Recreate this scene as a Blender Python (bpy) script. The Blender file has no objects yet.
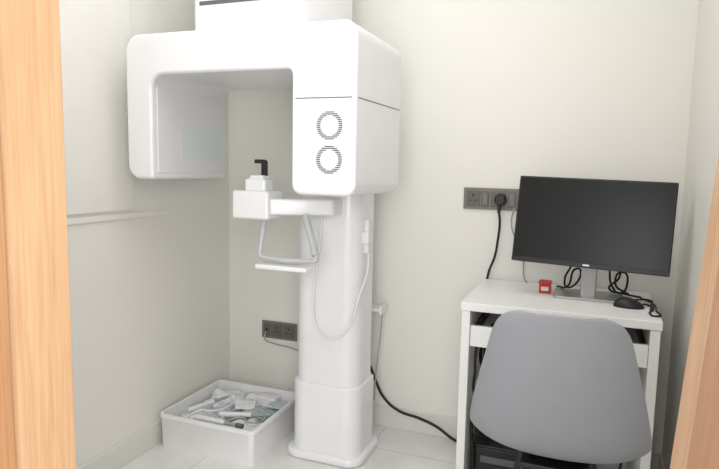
import bpy, bmesh, random
from math import *
from mathutils import Matrix, Vector
random.seed(4)
sc=bpy.context.scene
try:
    sc.view_settings.view_transform='Standard'; sc.view_settings.look='None'
except Exception: pass

def lin(c):
    return tuple(((v/255)/12.92 if v/255<=.04045 else (((v/255)+.055)/1.055)**2.4) for v in c)+(1,)
def mat(name,rgb,rough=.5,metal=0,noise=0,nscale=8,bump=0,trans=0,coat=0,spec=.5):
    m=bpy.data.materials.new(name); m.use_nodes=True
    nt=m.node_tree; b=nt.nodes['Principled BSDF']
    b.inputs['Roughness'].default_value=rough; b.inputs['Metallic'].default_value=metal
    b.inputs['Transmission Weight'].default_value=trans; b.inputs['Coat Weight'].default_value=coat
    b.inputs['Specular IOR Level'].default_value=spec
    col=lin(rgb)
    tc=nt.nodes.new('ShaderNodeTexCoord'); n=nt.nodes.new('ShaderNodeTexNoise'); n.inputs['Scale'].default_value=nscale
    nt.links.new(tc.outputs['Object'],n.inputs['Vector'])
    r=nt.nodes.new('ShaderNodeValToRGB'); k=noise if noise else .015
    r.color_ramp.elements[0].color=tuple(max(0,c*(1-k)) for c in col[:3])+(1,)
    r.color_ramp.elements[1].color=tuple(min(1,c*(1+k)) for c in col[:3])+(1,)
    r.color_ramp.elements[0].position=.3; r.color_ramp.elements[1].position=.7
    nt.links.new(n.outputs['Fac'],r.inputs['Fac']); nt.links.new(r.outputs['Color'],b.inputs['Base Color'])
    if bump:
        bp=nt.nodes.new('ShaderNodeBump'); bp.inputs['Strength'].default_value=bump; bp.inputs['Distance'].default_value=.002
        n2=nt.nodes.new('ShaderNodeTexNoise'); n2.inputs['Scale'].default_value=nscale*12
        nt.links.new(tc.outputs['Object'],n2.inputs['Vector'])
        nt.links.new(n2.outputs['Fac'],bp.inputs['Height']); nt.links.new(bp.outputs['Normal'],b.inputs['Normal'])
    return m
M={}
M['wall']=mat('wall_paint',(233,231,224),.75,noise=.01,nscale=1.5,bump=.03)
M['ceil']=mat('ceiling_paint',(246,246,244),.9)
M['panel']=mat('wall_panel_paint',(234,232,226),.6)
M['base']=mat('baseboard_tile',(222,221,215),.3)
M['white']=mat('white_gloss_plastic',(234,234,236),.28,coat=.3)
M['white2']=mat('white_satin_plastic',(229,229,231),.45)
M['seam']=mat('seam_gray',(95,95,95),.6)
M['groove']=mat('soft_seam',(196,196,194),.5)
M['vent']=mat('vent_slot',(70,72,74),.7)
M['black']=mat('black_plastic',(22,22,23),.45)
M['blackr']=mat('black_rubber',(18,18,18),.6)
M['graytube']=mat('gray_handle',(186,188,191),.4)
M['grayplate']=mat('gray_socket_plate',(118,113,108),.45)
M['graymod']=mat('gray_socket_module',(96,92,88),.4)
M['dark']=mat('dark_hole',(25,24,23),.8)
M['desk']=mat('white_laminate',(236,236,234),.4)
M['chair']=mat('gray_polypropylene',(148,151,157),.5,bump=.05,nscale=20)
M['screen']=mat('screen_glass',(15,16,17),.3,noise=.1,nscale=3,spec=.3)
M['bezel']=mat('monitor_bezel',(12,12,13),.4)
M['alu']=mat('brushed_aluminium',(178,178,178),.35,metal=.7)
M['red']=mat('red_plastic',(205,50,42),.4)
M['teal']=mat('teal_fabric',(165,184,184),.6,noise=.12,nscale=30)
M['bin']=mat('frosted_bin_plastic',(242,242,242),.35,trans=.06)
M['bag']=mat('clear_film',(240,242,243),.22,trans=.12,noise=.04,nscale=25)
M['bluegray']=mat('bluegray_pouch',(194,205,210),.4,noise=.12,nscale=30)
M['lgray']=mat('light_gray_label',(160,163,163),.5)
M['pale']=mat('pale_sensor_window',(222,231,228),.35)

def wood(name,c1,c2):
    m=bpy.data.materials.new(name); m.use_nodes=True; nt=m.node_tree; b=nt.nodes['Principled BSDF']
    tc=nt.nodes.new('ShaderNodeTexCoord'); mp=nt.nodes.new('ShaderNodeMapping'); mp.inputs['Scale'].default_value=(60,60,2.2)
    n=nt.nodes.new('ShaderNodeTexNoise'); n.inputs['Scale'].default_value=2.2; n.inputs['Detail'].default_value=8; n.inputs['Distortion'].default_value=.5
    nt.links.new(tc.outputs['Object'],mp.inputs['Vector']); nt.links.new(mp.outputs['Vector'],n.inputs['Vector'])
    r=nt.nodes.new('ShaderNodeValToRGB'); r.color_ramp.elements[0].color=lin(c1); r.color_ramp.elements[1].color=lin(c2)
    r.color_ramp.elements[0].position=.3; r.color_ramp.elements[1].position=.68
    nt.links.new(n.outputs['Fac'],r.inputs['Fac']); nt.links.new(r.outputs['Color'],b.inputs['Base Color'])
    b.inputs['Roughness'].default_value=.4
    return m
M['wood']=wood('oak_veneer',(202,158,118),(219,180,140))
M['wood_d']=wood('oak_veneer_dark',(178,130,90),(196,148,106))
m=bpy.data.materials.new('polished_floor_tile'); m.use_nodes=True; nt=m.node_tree; b=nt.nodes['Principled BSDF']
tc=nt.nodes.new('ShaderNodeTexCoord'); mp=nt.nodes.new('ShaderNodeMapping'); mp.inputs['Location'].default_value=(.13,.2,0)
br=nt.nodes.new('ShaderNodeTexBrick'); br.offset=0; br.inputs['Scale'].default_value=1.0
br.inputs['Brick Width'].default_value=.6; br.inputs['Row Height'].default_value=.6; br.inputs['Mortar Size'].default_value=.002
n=nt.nodes.new('ShaderNodeTexNoise'); n.inputs['Scale'].default_value=4; n.inputs['Detail'].default_value=6; n.inputs['Distortion'].default_value=1
r=nt.nodes.new('ShaderNodeValToRGB'); r.color_ramp.elements[0].color=lin((218,218,215)); r.color_ramp.elements[1].color=lin((232,231,228))
r.color_ramp.elements[0].position=.35; r.color_ramp.elements[1].position=.65
nt.links.new(tc.outputs['Object'],mp.inputs['Vector']); nt.links.new(mp.outputs['Vector'],br.inputs['Vector']); nt.links.new(tc.outputs['Object'],n.inputs['Vector'])
nt.links.new(n.outputs['Fac'],r.inputs['Fac']); nt.links.new(r.outputs['Color'],br.inputs['Color1']); nt.links.new(r.outputs['Color'],br.inputs['Color2'])
br.inputs['Mortar'].default_value=lin((190,188,182)); nt.links.new(br.outputs['Color'],b.inputs['Base Color']); b.inputs['Roughness'].default_value=.22
M['floor']=m

def obj(name,me,mt,parent=None,loc=(0,0,0),smooth=False):
    o=bpy.data.objects.new(name,me); sc.collection.objects.link(o); o.location=loc
    if mt: me.materials.append(M[mt])
    if smooth:
        for p in me.polygons:p.use_smooth=True
    if parent:
        o.parent=parent; o.matrix_parent_inverse=Matrix.Translation(parent.location).inverted()
    return o
def grp(name,loc):
    e=bpy.data.objects.new(name,None); e.location=loc; e.empty_display_size=.1; sc.collection.objects.link(e); return e
def bev(o,w,seg=4,ang=30):
    if w>0:
        md=o.modifiers.new('bevel','BEVEL'); md.width=w; md.segments=seg; md.limit_method='ANGLE'; md.angle_limit=radians(ang)
        for p in o.data.polygons:p.use_smooth=True
        w2=o.modifiers.new('wn','WEIGHTED_NORMAL'); w2.keep_sharp=False
def box(name,x0,x1,y0,y1,z0,z1,mt,parent=None,b=0,seg=3):
    c=Vector(((x0+x1)/2,(y0+y1)/2,(z0+z1)/2)); me=bpy.data.meshes.new(name); bm=bmesh.new(); bmesh.ops.create_cube(bm,size=1)
    for v in bm.verts: v.co=Vector((v.co.x*(x1-x0),v.co.y*(y1-y0),v.co.z*(z1-z0)))
    bm.to_mesh(me); bm.free(); o=obj(name,me,mt,parent,c); bev(o,b,seg); return o
def cyl(name,p0,p1,r0,r1,mt,parent=None,seg=32,b=0):
    p0=Vector(p0);p1=Vector(p1);d=p1-p0; me=bpy.data.meshes.new(name); bm=bmesh.new()
    bmesh.ops.create_cone(bm,cap_ends=True,segments=seg,radius1=r0,radius2=r1,depth=d.length)
    bmesh.ops.transform(bm,matrix=d.to_track_quat('Z','Y').to_matrix().to_4x4(),verts=bm.verts); bm.to_mesh(me); bm.free()
    o=obj(name,me,mt,parent,(p0+p1)/2,True)
    if b: bev(o,b,3,50)
    else:
        try: me.set_sharp_from_angle(angle=radians(40))
        except Exception: pass
    return o
def rpoly(pts,segs=8):
    out=[];n=len(pts)
    for i in range(n):
        p=Vector(pts[i][:2]);a=Vector(pts[i-1][:2]);c=Vector(pts[(i+1)%n][:2]);r=pts[i][2]
        if r<=0: out.append(p);continue
        u=(a-p).normalized();v=(c-p).normalized();ang=u.angle(v);t=r/tan(ang/2)
        s=p+u*t;e=p+v*t;cc=p+(u+v).normalized()*(r/sin(ang/2))
        for k in range(segs+1):
            q=k/segs; w=(s-cc).lerp(e-cc,q).normalized()*r
            out.append(cc+w)
    return out
def extr(name,poly,axis,a0,a1,mt,parent=None,b=0,seg=4):
    def P(p,a):
        return Vector((p[0],a,p[1])) if axis=='y' else Vector((p[0],p[1],a)) if axis=='z' else Vector((a,p[0],p[1]))
    c=sum((P(p,(a0+a1)/2) for p in poly),Vector())/len(poly)
    bm=bmesh.new(); A=[bm.verts.new(P(p,a0)-c) for p in poly]
    B=[bm.verts.new(P(p,a1)-c) for p in poly]
    n=len(poly); bm.faces.new(A); bm.faces.new(B[::-1])
    for i in range(n): bm.faces.new([A[i],B[i],B[(i+1)%n],A[(i+1)%n]])
    bmesh.ops.recalc_face_normals(bm,faces=bm.faces)
    me=bpy.data.meshes.new(name); bm.to_mesh(me); bm.free(); o=obj(name,me,mt,parent,c); bev(o,b,seg,50)
    if not b:
        for p in me.polygons:p.use_smooth=True
        try: me.set_sharp_from_angle(angle=radians(35))
        except Exception: pass
    return o
def cable(name,pts,r,mt,parent=None,straight=0):
    if straight:
        P=[Vector(p) for p in pts]; q=[P[0]]
        for i in range(1,len(P)-1):
            a=(P[i-1]-P[i]); c_=(P[i+1]-P[i]); 
            s_=P[i]+a.normalized()*min(straight,a.length*.45); e_=P[i]+c_.normalized()*min(straight,c_.length*.45)
            for k in range(6):
                t_=k/5; q.append(s_*(1-t_)**2+P[i]*2*t_*(1-t_)+e_*t_*t_)
        q.append(P[-1]); pts=q
    cu=bpy.data.curves.new(name,'CURVE'); cu.dimensions='3D'; cu.bevel_depth=r; cu.bevel_resolution=4; cu.resolution_u=10; cu.use_fill_caps=True
    c=Vector(pts[0])
    if straight:
        s=cu.splines.new('POLY'); s.points.add(len(pts)-1)
        for i,p in enumerate(pts): s.points[i].co=tuple(Vector(p)-c)+(1,)
    else:
        s=cu.splines.new('BEZIER'); s.bezier_points.add(len(pts)-1)
        for i,p in enumerate(pts):
            bp=s.bezier_points[i]; bp.co=Vector(p)-c; bp.handle_left_type=bp.handle_right_type='AUTO'
    o=bpy.data.objects.new(name,cu); o.location=c; sc.collection.objects.link(o); cu.materials.append(M[mt])
    if parent: o.parent=parent; o.matrix_parent_inverse=Matrix.Translation(parent.location).inverted()
    return o

# ---------------- room ----------------
W=2.573; L=-1.696; R=.333; YD=.731; H=2.6
box('floor',-2.6,1.2,-1.2,W+.12,-.1,0,'floor')
box('ceiling',L-.12,R+.12,.5,W+.12,H,H+.1,'ceil')
box('wall_back',L-.12,R+.12,W,W+.12,0,H,'wall')
box('wall_left',L-.12,L,.5,W,0,H,'wall')
box('wall_right',R,R+.12,.5,W,0,H,'wall')
JL=-.789; JR=.116
box('wall_front_left',L,JL-.036,.52,YD-.02,0,H,'wall')
box('wall_front_right',JR+.181,R,.52,YD-.02,0,H,'wall')
box('wall_front_header',JL-.035,JR+.18,.52,YD-.02,2.131,H,'wall')
box('baseboard_back',L+.012,R,W-.012,W,0,.1,'base',b=.002)
box('baseboard_left',L,L+.012,YD,W,0,.1,'base',b=.002)
box('baseboard_right',R-.012,R,YD,W-.012,0,.1,'base',b=.002)
df=grp('door_frame',(JL,.63,0))
box('lining_left',JL-.035,JL,.615,YD,0,2.1,'wood',df,.002)
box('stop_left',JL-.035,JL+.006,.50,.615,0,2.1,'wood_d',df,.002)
def lean(o,k,z0):
    for v in o.data.vertices:
        if v.co.x<0: v.co.x+=k*(v.co.z+o.location.z-z0)
o=box('lining_right',JR,JR+.18,.615,YD,0,2.1,'wood',df,.002); lean(o,.06,1.095)
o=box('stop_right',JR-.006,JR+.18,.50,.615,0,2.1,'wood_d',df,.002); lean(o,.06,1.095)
box('lining_top',JL-.035,JR+.18,.50,YD,2.1,2.13,'wood',df,.002)
pn=grp('wall_panel',(L,1.4,1.3))
box('panel_board',L,L+.010,.74,1.89,1.03,2.45,'panel',pn,.002)
box('panel_ledge',L,L+.007,.74,2.085,.995,1.017,'panel',pn,.002)

# ---------------- dental x-ray machine ----------------
XL,Xi,Xj,XR=-1.588,-1.481,-.919,-.693; Yf,Yb=1.756,2.223; zt,zm,zb,zo=1.671,1.433,1.122,1.528
xm=grp('dental_xray_machine',(-.96,2.24,0))
prof=rpoly([(XL-.006,zb+.035,.055),(XL-.006,zt,.06),(XR,zt,.05),(XR,zb,.035),(Xj,zb,.035),(Xj,zo,.02),(Xi,zo,.05),(Xi,zb+.035,.012)])
extr('rotating_arm',prof,'y',Yf,Yb,'white',xm,.022,5)
rr=rpoly([(Xj-.001,Yf-.001,.022),(XR+.001,Yf-.001,.022),(XR+.001,Yb+.001,.022),(Xj-.001,Yb+.001,.022)])
extr('tube_head_seam',rr,'z',zm-.0015,zm+.0015,'seam',xm)
for k,zc in enumerate((1.346,1.238)):
    bm=bmesh.new(); xc=-.783; ro=.045; ri=.032
    for i in range(-7,8):
        z=i*.0060
        if abs(z)>=ro: continue
        xo=sqrt(ro*ro-z*z); segs=[(-xo,xo)] if abs(z)>=ri else [(-xo,-sqrt(ri*ri-z*z)),(sqrt(ri*ri-z*z),xo)]
        for a,c in segs:
            mt=Matrix.Translation((xc+(a+c)/2,Yf-.0002,zc+z))@Matrix.Diagonal((c-a,.0016,.0030,1))
            bmesh.ops.create_cube(bm,size=1,matrix=mt)
    me=bpy.data.meshes.new('vent'); bm.to_mesh(me); bm.free(); obj('vent_ring_%d'%(k+1),me,'vent',xm)
box('sensor_panel',Xi-.002,Xi+.003,Yf+.03,Yb-.03,1.18,1.49,'white2',xm,.003)
box('sensor_window',Xi,Xi+.004,Yf+.16,Yb-.05,1.23,1.36,'pale',xm,.001)
def cpoly(e): return rpoly([(-1.40+e,1.88+e,.04),(-.955-e,1.88+e,.05),(-.955-e,2.38,.03),(-1.40+e,2.38,.03)])
extr('carriage',cpoly(0),'z',zt-.02,2.12,'white',xm,.016,4)
box('carriage_slot',-1.36,-1.05,1.878,1.90,1.785,1.80,'seam',xm,.002)
box('carriage_slot_frame',-1.37,-1.04,1.8795,1.90,1.778,1.807,'white2',xm,.004)
def crect(e): return rpoly([(-1.113-e,2.155-e,.068),(-.832+e,2.155-e,.068),(-.832+e,2.365+e,.04),(-1.113-e,2.365+e,.04)],12)
extr('column',crect(0),'z',.31,1.66,'white',xm)
extr('column_lower',crect(.011),'z',.03,.325,'white',xm,.006,3)
extr('column_foot',crect(.032),'z',0,.035,'white',xm,.012,3)
extr('column_rear_spine',rpoly([(-1.06,2.36,.01),(-.90,2.36,.01),(-.90,2.53,.01),(-1.06,2.53,.01)]),'z',0,1.66,'white2',xm)
box('wall_bracket',-.90,-.835,2.45,2.53,.575,.592,'white2',xm,.004)
box('bracket_tab',-.841,-.830,2.45,2.53,.562,.605,'white2',xm,.003)
extr('chin_rest_arm',rpoly([(-1.26,1.95,.01),(-1.10,1.95,.03),(-.90,2.07,.02),(-.90,2.19,.0),(-1.10,2.19,.0),(-1.26,2.06,.02)]),'z',1.03,1.092,'white',xm,.01,3)
box('chin_block',-1.262,-1.105,1.93,2.05,1.012,1.12,'white',xm,.012,4)
box('chin_post',-1.225,-1.135,1.96,2.03,1.11,1.165,'white',xm,.012,4)
box('chin_cup',-1.205,-1.145,1.965,2.025,1.16,1.178,'white2',xm,.006)
extr('bite_rod',rpoly([(-1.195,1.222,.002),(-1.195,1.237,.004),(-1.146,1.237,.012),(-1.146,1.17,.002),(-1.166,1.17,.002),(-1.166,1.222,.002)]),'y',1.985,2.003,'black',xm,.003,2)
cable('grip_handle',[(-1.145,1.98,1.03),(-1.14,1.93,.875),(-1.03,1.925,.868),(-.908,1.945,.872),(-.985,2.00,1.035)],.0095,'graytube',xm,.018)
cable('grip_foam',[(-.918,1.951,.892),(-.950,1.975,.96),(-.978,1.995,1.015)],.0135,'graytube',xm)
box('support_tray',-1.135,-.925,1.885,1.965,.836,.854,'white',xm,.006)
box('exposure_switch',-.833,-.811,2.215,2.25,.87,1.01,'white2',xm,.007)
box('switch_holder',-.836,-.808,2.205,2.26,.91,.96,'white',xm,.005)
cable('switch_cord',[(-.815,2.232,.87),(-.808,2.20,.80),(-.815,2.14,.72),(-.86,2.125,.58),(-.925,2.12,.535),(-.985,2.125,.56),(-1.01,2.13,.66),(-1.0,2.135,.80),(-.985,2.135,.93),(-.98,2.14,1.03)],.0042,'white2',xm)
cable('earth_lead',[(-.838,2.49,.57),(-.845,2.49,.45),(-.86,2.49,.3),(-.87,2.50,.15)],.003,'lgray',xm)
cable('power_lead',[(-.90,2.52,.30),(-.87,2.52,.23),(-.83,2.52,.16),(-.76,2.52,.11),(-.66,2.53,.085),(-.58,2.53,.06),(-.50,2.52,.02),(-.42,2.50,.008)],.0065,'blackr',xm)

# ---------------- storage bin ----------------
bn=grp('storage_bin',(-1.43,2.2,0))
x0,x1,y0,y1,hh=-1.665,-1.205,1.985,2.435,.150
bm=bmesh.new()
outer=rpoly([(x0,y0,.02),(x1,y0,.02),(x1,y1,.02),(x0,y1,.02)],4); t=.008
inner=rpoly([(x0+t,y0+t,.014),(x1-t,y0+t,.014),(x1-t,y1-t,.014),(x0+t,y1-t,.014)],4)
cx,cy=(x0+x1)/2,(y0+y1)/2
def ring(p,z,s): return [bm.verts.new(((q[0]-cx)*s,(q[1]-cy)*s,z)) for q in p]
rings=[ring(outer,0,.985),ring(outer,.130,.997),ring(outer,.134,1.012),ring(outer,hh,1.012),ring(inner,hh,1.0),ring(inner,.008,.985)]
for A,B in zip(rings,rings[1:]):
    for i in range(len(A)): bm.faces.new([A[i],A[(i+1)%len(A)],B[(i+1)%len(A)],B[i]])
bm.faces.new(rings[0][::-1]); bm.faces.new(rings[-1]); bmesh.ops.recalc_face_normals(bm,faces=bm.faces)
me=bpy.data.meshes.new('bin_shell'); bm.to_mesh(me); bm.free(); o=obj('bin_shell',me,'bin',bn,(cx,cy,0),True)
try: me.set_sharp_from_angle(angle=radians(40))
except Exception: pass
box('bin_divider',-1.44,-1.435,y0+.01,y1-.01,.008,.12,'bin',bn)
from mathutils import noise
DZ=-.010
def blob(name,c,s,mt,rot=0,amp=.25,seed=0):
    bm=bmesh.new(); bmesh.ops.create_icosphere(bm,subdivisions=5,radius=1)
    for v in bm.verts:
        d=noise.noise(v.co*1.3+Vector((seed,seed*2,0)))*amp*1.2+(abs(noise.noise(v.co*2.6+Vector((seed,0,3))))-.2)*amp*1.3
        v.co*=1+d; v.co=Vector((v.co.x*s[0],v.co.y*s[1],v.co.z*s[2]))
    bmesh.ops.rotate(bm,matrix=Matrix.Rotation(rot,3,'Z'),verts=bm.verts)
    me=bpy.data.meshes.new(name); bm.to_mesh(me); bm.free(); return obj(name,me,mt,bn,(c[0],c[1],max(c[2]+DZ,.065)),True)
blob('film_bag_1',(-1.57,2.13,.065),(.085,.12,.05),'bag',.2,.3,1)
blob('film_bag_2',(-1.55,2.33,.095),(.09,.09,.055),'bag',.9,.3,2)
blob('film_bag_3',(-1.33,2.10,.06),(.11,.09,.05),'bag',.1,.3,3)
blob('film_bag_4',(-1.30,2.36,.08),(.08,.06,.05),'bag',.1,.3,9)
blob('film_bag_5',(-1.44,2.37,.09),(.07,.05,.05),'bag',.6,.3,11)
blob('pouch_1',(-1.33,2.25,.11),(.09,.055,.025),'teal',.35,.2,5)
blob('pouch_2',(-1.49,2.22,.10),(.045,.075,.035),'bluegray',.4,.3,8)
def device(n,a,b_,r,tip='lgray'):
    a=Vector(a)+Vector((0,0,DZ));b_=Vector(b_)+Vector((0,0,DZ));d=(b_-a)
    cyl(n+'_grip',a,a+d*.62,r,r*.85,'white2',bn,20,.003); cyl(n+'_neck',a+d*.60,a+d*.88,r*.6,r*.5,'lgray',bn,16,.002); cyl(n+'_tip',a+d*.86,b_,r*.75,r*.75,tip,bn,16,.002)
device('sensor_wand',(-1.52,2.05,.142),(-1.28,2.035,.150),.014,'seam')
device('scaler_handle',(-1.46,2.13,.135),(-1.24,2.20,.140),.012)
device('air_syringe',(-1.61,2.11,.135),(-1.52,2.30,.145),.011)
box('sachet_1',-1.45,-1.36,2.22,2.29,.125,.132,'bag',bn,.002).rotation_euler=(.15,.1,.5)
box('sachet_2',-1.31,-1.235,2.27,2.36,.125,.131,'bluegray',bn,.002).rotation_euler=(-.1,.12,.2)
box('device_box',-1.40,-1.30,2.34,2.40,.08,.14,'white2',bn,.006)
cable('loose_tubing',[(-1.58,2.05,.12),(-1.54,2.1,.14),(-1.48,2.12,.14),(-1.45,2.2,.14),(-1.5,2.28,.14),(-1.56,2.3,.135),(-1.58,2.22,.13)],.004,'bag',bn)
cable('loose_tubing_2',[(-1.40,2.08,.12),(-1.34,2.12,.135),(-1.28,2.10,.13),(-1.25,2.16,.13),(-1.30,2.2,.14)],.004,'lgray',bn)

# ---------------- wall sockets ----------------
def socket(name,x0,x1,z0,z1,mods):
    g=grp(name,((x0+x1)/2,W,(z0+z1)/2)); box('plate',x0,x1,W-.010,W,z0,z1,'grayplate',g,.003)
    zc=(z0+z1)/2
    for (a,b_,kind) in mods:
        xa=x0+(x1-x0)*a; xb=x0+(x1-x0)*b_; hz=(z1-z0)*.36
        box('module',xa,xb,W-.013,W-.008,zc-hz,zc+hz,'graymod',g,.002)
        if kind=='socket':
            xm_=(xa+xb)/2
            for dx,dz,r in ((0,.014,.0045),(-.011,-.008,.0035),(.011,-.008,.0035)):
                cyl('pin_hole',(xm_+dx,W-.0142,zc+dz),(xm_+dx,W-.0125,zc+dz),r,r,'dark',g,16)
        elif kind=='switch':
            box('rocker',xa+.004,xb-.004,W-.017,W-.012,zc-hz*.8,zc+hz*.8,'grayplate',g,.002)
        elif kind=='data':
            box('port',(xa+xb)/2-.006,(xa+xb)/2+.006,W-.0142,W-.012,zc-.006,zc+.006,'dark',g)
    return g
s1=socket('wall_socket',-.506,-.272,1.046,1.137,[(.06,.30,'socket'),(.33,.46,'switch'),(.50,.76,'socket'),(.80,.94,'switch')])
xp,zp=-.348,1.09
cyl('plug_body',(xp,W-.014,zp),(xp,W-.055,zp),.027,.021,'black',s1,32,.004)
cyl('plug_strain',(xp,W-.045,zp-.01),(xp,W-.05,zp-.055),.009,.006,'black',s1,16)
cable('plug_cord',[(xp,W-.05,zp-.05),(xp+.004,W-.04,1.0),(xp-.002,W-.03,.92),(xp-.012,W-.025,.85),(xp-.035,W-.02,.78),(xp-.045,W-.018,.70),(xp-.03,W-.02,.45)],.005,'blackr',s1)
cable('gray_lead',[(-.29,W-.012,1.06),(-.30,W-.02,1.0),(-.28,W-.02,.93),(-.245,W-.02,.85),(-.235,W-.03,.77),(-.22,W-.06,.757)],.003,'lgray',s1)
s2=socket('wall_socket.001',-1.50,-1.305,.352,.440,[(.06,.24,'data'),(.28,.60,'socket'),(.64,.94,'socket')])
cable('network_lead',[(-1.475,W-.014,.385),(-1.47,W-.03,.35),(-1.42,W-.03,.335),(-1.33,W-.03,.325),(-1.22,W-.03,.30),(-1.05,W-.03,.28)],.0035,'lgray',s2)

# ---------------- desk ----------------
dX0,dX1,dY0,dY1=-.398,.237,2.065,2.55
dk=grp('computer_desk',((dX0+dX1)/2,2.3,0))
box('desk_top',dX0-.004,dX1+.004,dY0-.004,dY1,.72,.75,'desk',dk,.003)
box('side_panel_left',dX0,dX0+.03,dY0,dY1,0,.72,'desk',dk,.002)
box('side_panel_right',dX1-.03,dX1,dY0,dY1,0,.72,'desk',dk,.002)
box('keyboard_drawer_front',dX0+.031,dX1-.031,dY0+.01,dY0+.028,.59,.665,'desk',dk,.002)
box('keyboard_tray',dX0+.034,dX1-.034,dY0+.03,dY1-.06,.60,.618,'desk',dk,.002)
box('tray_rail_left',dX0+.03,dX0+.042,dY0+.04,dY1-.08,.62,.65,'black',dk)
box('tray_rail_right',dX1-.042,dX1-.03,dY0+.04,dY1-.08,.62,.65,'black',dk)
box('back_panel',dX0+.03,dX1-.03,dY1-.02,dY1-.002,.45,.72,'desk',dk,.002)
kb=grp('computer_keyboard',(-.08,2.2,.63)); box('keyboard_body',-.32,.12,2.12,2.26,.618,.634,'black',kb,.004)
for r_ in range(5):
    for c_ in range(15): box('key',-.313+c_*.0287,-.313+c_*.0287+.024,2.126+r_*.026,2.126+r_*.026+.022,.634,.639,'blackr',kb,.001,1)
pc=grp('desktop_computer',(-.1,2.3,0))
box('case',-.345,.06,2.14,2.50,.008,.20,'black',pc,.006)
box('front_bezel',-.340,.055,2.13,2.14,.014,.195,'bezel',pc,.004)
box('drive_bay',-.32,-.18,2.126,2.131,.14,.165,'seam',pc,.002)
cyl('power_button',(.01,2.131,.15),(.01,2.126,.15),.009,.009,'lgray',pc,20)
for i in range(6): box('vent_slot',-.14,-.03,2.127,2.131,.04+i*.018,.046+i*.018,'dark',pc)
for i,(x,y) in enumerate(((-.32,2.17),(.03,2.17),(-.32,2.47),(.03,2.47))): cyl('foot_%d'%(i+1),(x,y,0),(x,y,.01),.014,.014,'blackr',pc,16)
cb=grp('under_desk_cables',(-.15,2.3,.2))
cable('loop_1',[(-.35,2.12,.58),(-.35,2.11,.50),(-.33,2.10,.40),(-.28,2.10,.5),(-.22,2.13,.55),(-.18,2.2,.4),(-.15,2.25,.3),(-.13,2.2,.205)],.005,'blackr',cb)
cable('loop_2',[(-.17,2.3,.58),(-.12,2.14,.45),(-.08,2.12,.3),(-.12,2.16,.21),(-.02,2.2,.205),(.1,2.2,.25),(.17,2.3,.5)],.005,'blackr',cb)
cable('loop_3',[(.18,2.4,.58),(.16,2.25,.48),(.17,2.2,.35),(.16,2.2,.2),(.13,2.14,.008)],.0045,'blackr',cb)
cable('loop_4',[(-.35,2.3,.58),(-.345,2.2,.50),(-.30,2.12,.47),(-.34,2.1,.40),(-.355,2.11,.3),(-.345,2.11,.15),(-.35,2.10,.008)],.0065,'blackr',cb)
cable('loop_5',[(-.355,2.4,.58),(-.35,2.3,.45),(-.34,2.15,.38),(-.345,2.11,.33),(-.33,2.12,.25),(-.30,2.2,.207)],.0065,'blackr',cb)

# ---------------- monitor ----------------
mo=grp('computer_monitor',(.015,2.37,.75))
pc0=Vector((.009,2.26,1.035)); RM=(Matrix.Rotation(radians(-6),4,'Z')@Matrix.Rotation(radians(-10),4,'X')@Matrix.Rotation(radians(1.2),4,'Y'))
def mbox(name,x0,x1,y0,y1,z0,z1,mt,b=0):
    o=box(name,x0,x1,y0,y1,z0,z1,mt,mo,b); loc=o.location.copy(); o.rotation_euler=RM.to_euler()
    o.location=pc0+(RM@(loc-Vector((.015,2.26,1.037)))); return o
zb0,zb1=.877,1.195
mbox('housing',-.247,.279,2.255,2.275,zb0,zb1,'bezel',.004)
mbox('rear_cover',-.12,.15,2.272,2.305,zb0+.06,zb1-.07,'bezel',.012)
mbox('screen',-.240,.272,2.2530,2.2560,zb0+.018,zb1-.008,'screen')
mbox('bezel_chin',-.246,.278,2.2515,2.256,zb0+.001,zb0+.017,'bezel',.001)
mbox('badge',.004,.026,2.2505,2.252,zb0+.006,zb0+.012,'alu')
box('stand_neck',-.012,.042,2.335,2.36,.755,1.06,'alu',mo,.004)
box('stand_hinge',-.02,.05,2.29,2.345,1.0,1.06,'black',mo,.006)
extr('stand_base',rpoly([(-.105,2.28,.012),(.14,2.28,.012),(.14,2.45,.012),(-.105,2.45,.012)]),'z',.75,.758,'alu',mo,.002,2)
cable('cable_1',[(-.045,2.32,.93),(-.05,2.37,.86),(-.07,2.4,.80),(-.06,2.41,.77),(-.02,2.42,.80),(-.03,2.38,.85),(-.055,2.40,.78),(-.1,2.48,.757)],.0038,'blackr',mo)
cable('cable_2',[(.08,2.32,.93),(.085,2.36,.86),(.10,2.39,.79),(.13,2.41,.765),(.15,2.40,.80),(.13,2.38,.85),(.11,2.4,.80),(.16,2.44,.757)],.0038,'blackr',mo)
cable('cable_3',[(.11,2.32,.93),(.12,2.37,.83),(.09,2.40,.78),(.14,2.42,.762),(.2,2.40,.757)],.0038,'blackr',mo)

rb=grp('red_clip_box',(-.13,2.375,.75))
box('box_body',-.160,-.117,2.350,2.395,.75,.784,'red',rb,.004); box('box_lid',-.162,-.115,2.348,2.397,.784,.795,'red',rb,.003)
box('label',-.152,-.125,2.3470,2.3505,.760,.775,'bag',rb)
ms=grp('computer_mouse',(.15,2.24,.75))
bm=bmesh.new(); bmesh.ops.create_uvsphere(bm,u_segments=32,v_segments=16,radius=1)
for v in bm.verts:
    z=v.co.z
    v.co=Vector((v.co.x*.050,v.co.y*.031*(1+.12*v.co.x),max(0,z)*.034*(1-.25*v.co.x)))
me=bpy.data.meshes.new('mouse_shell'); bm.to_mesh(me); bm.free(); o=obj('mouse_shell',me,'black',ms,(.15,2.24,.7505),True)
cyl('scroll_wheel',(.118,2.2375,.776),(.118,2.2445,.776),.007,.007,'seam',ms,16)
cable('mouse_cord',[(.19,2.245,.762),(.215,2.28,.755),(.225,2.22,.754),(.21,2.16,.754),(.225,2.12,.754),(.233,2.2,.755),(.232,2.32,.755),(.2,2.4,.755)],.0032,'blackr',ms)
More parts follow.
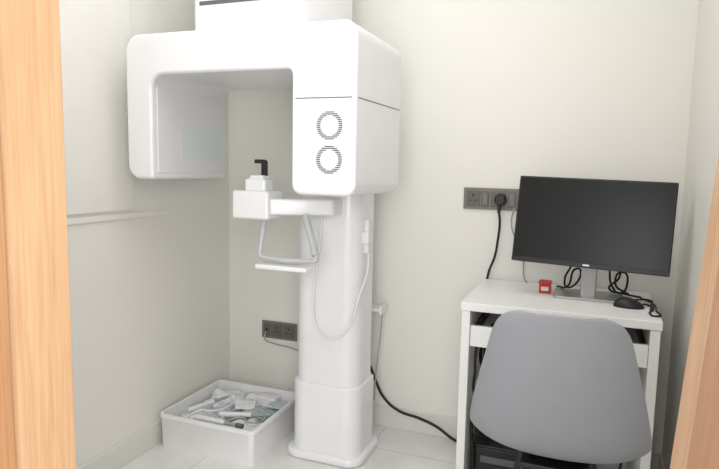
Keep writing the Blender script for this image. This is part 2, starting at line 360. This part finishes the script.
cable('mouse_cord_loop',[(.12,2.36,.755),(.17,2.33,.76),(.22,2.35,.76),(.225,2.28,.757),(.215,2.2,.755)],.0032,'blackr',ms)

# ---------------- chair ----------------
CY=1.70
ch=grp('shell_chair',(-.045,CY,0))
rows=[(1.402,.892,.085,.012,0),(1.402,.888,.115,.018,0),(1.404,.874,.137,.024,0),(1.409,.847,.154,.032,0),(1.420,.80,.166,.04,0),(1.436,.745,.181,.05,2),(1.453,.69,.195,.058,4),
(1.472,.635,.208,.064,5),(1.494,.58,.220,.068,7),(1.522,.525,.230,.074,12),(1.562,.48,.233,.078,25),(1.612,.452,.228,.07,50),(1.68,.44,.222,.055,75),(1.76,.44,.222,.045,88),(1.84,.444,.222,.035,90),(1.90,.446,.215,.02,90),(1.935,.441,.195,.01,90),(1.95,.43,.17,.0,90)]
NS=17; bm=bmesh.new(); G=[]
for (y,z,w,cu,an) in rows:
    rw=[]
    for j in range(NS):
        s=-1+2*j/(NS-1); a=s*1.15
        xx=w*(sin(a)/sin(1.15)); k=cu*abs(s)**2.4
        rw.append(bm.verts.new((xx,y-CY+k*cos(radians(an)),z+k*sin(radians(an)))))
    G.append(rw)
for i in range(len(G)-1):
    for j in range(NS-1): bm.faces.new([G[i][j],G[i][j+1],G[i+1][j+1],G[i+1][j]])
me=bpy.data.meshes.new('seat_shell'); bm.to_mesh(me); bm.free(); o=obj('seat_shell',me,'chair',ch,(-.045,CY,0),True)
sd=o.modifiers.new('s','SOLIDIFY'); sd.thickness=.007; sd.offset=0
o.modifiers.new('sub','SUBSURF').levels=2; o.modifiers['sub'].render_levels=2
cxh=-.045
for i,(sx,sy) in enumerate(((-1,-1),(1,-1),(-1,1),(1,1))): cyl('leg_%d'%(i+1),(cxh+sx*.19,CY+.02+sy*.20,0),(cxh+sx*.08,CY+.02+sy*.10,.425),.010,.012,'black',ch,20,.003)
box('mount_plate',cxh-.09,cxh+.09,CY-.10,CY+.14,.415,.430,'black',ch,.004)
for i,(p,q) in enumerate([((-.15,-.16,.17),(.08,-.09,.41)),((.15,-.16,.17),(-.08,-.09,.41)),((-.15,.20,.17),(.08,.13,.41)),((.15,.20,.17),(-.08,.13,.41))]):
    cyl('brace_%d'%(i+1),(cxh+p[0],CY+p[1],p[2]),(cxh+q[0],CY+q[1],q[2]),.004,.004,'black',ch,10)

# ---------------- lights ----------------
def area(name,loc,size,energy,target,col=(.975,.985,1.0)):
    l=bpy.data.lights.new(name,'AREA'); l.shape='RECTANGLE'; l.size=size[0]; l.size_y=size[1]; l.energy=energy; l.color=col
    o=bpy.data.objects.new(name,l); sc.collection.objects.link(o); o.location=loc
    o.rotation_euler=(Vector(target)-Vector(loc)).to_track_quat('-Z','Y').to_euler(); return o
area('ceiling_light',(-.75,1.3,2.57),(1.7,1.0),16,(-.75,1.3,0))
area('frontal_fill',(.2,-.7,1.4),(1.5,1.3),46,(-1.6,1.9,.95))  # added flash-like fill from the camera side, not a corridor lamp
w=bpy.data.worlds.new('world'); sc.world=w; w.use_nodes=True
w.node_tree.nodes['Background'].inputs['Color'].default_value=(.99,.995,1,1); w.node_tree.nodes['Background'].inputs['Strength'].default_value=1.0

cd=bpy.data.cameras.new('camera'); cam=bpy.data.objects.new('camera',cd); sc.collection.objects.link(cam)
Rm=Matrix.Rotation(radians(20.985),3,'Z')@Matrix.Rotation(radians(90-6.606),3,'X')@Matrix.Rotation(radians(1.144),3,'Z')
cam.rotation_euler=Rm.to_euler(); cam.location=(0,0,1.222); cd.sensor_width=36; cd.lens=596.62/719*36; cd.clip_start=.02
sc.camera=cam
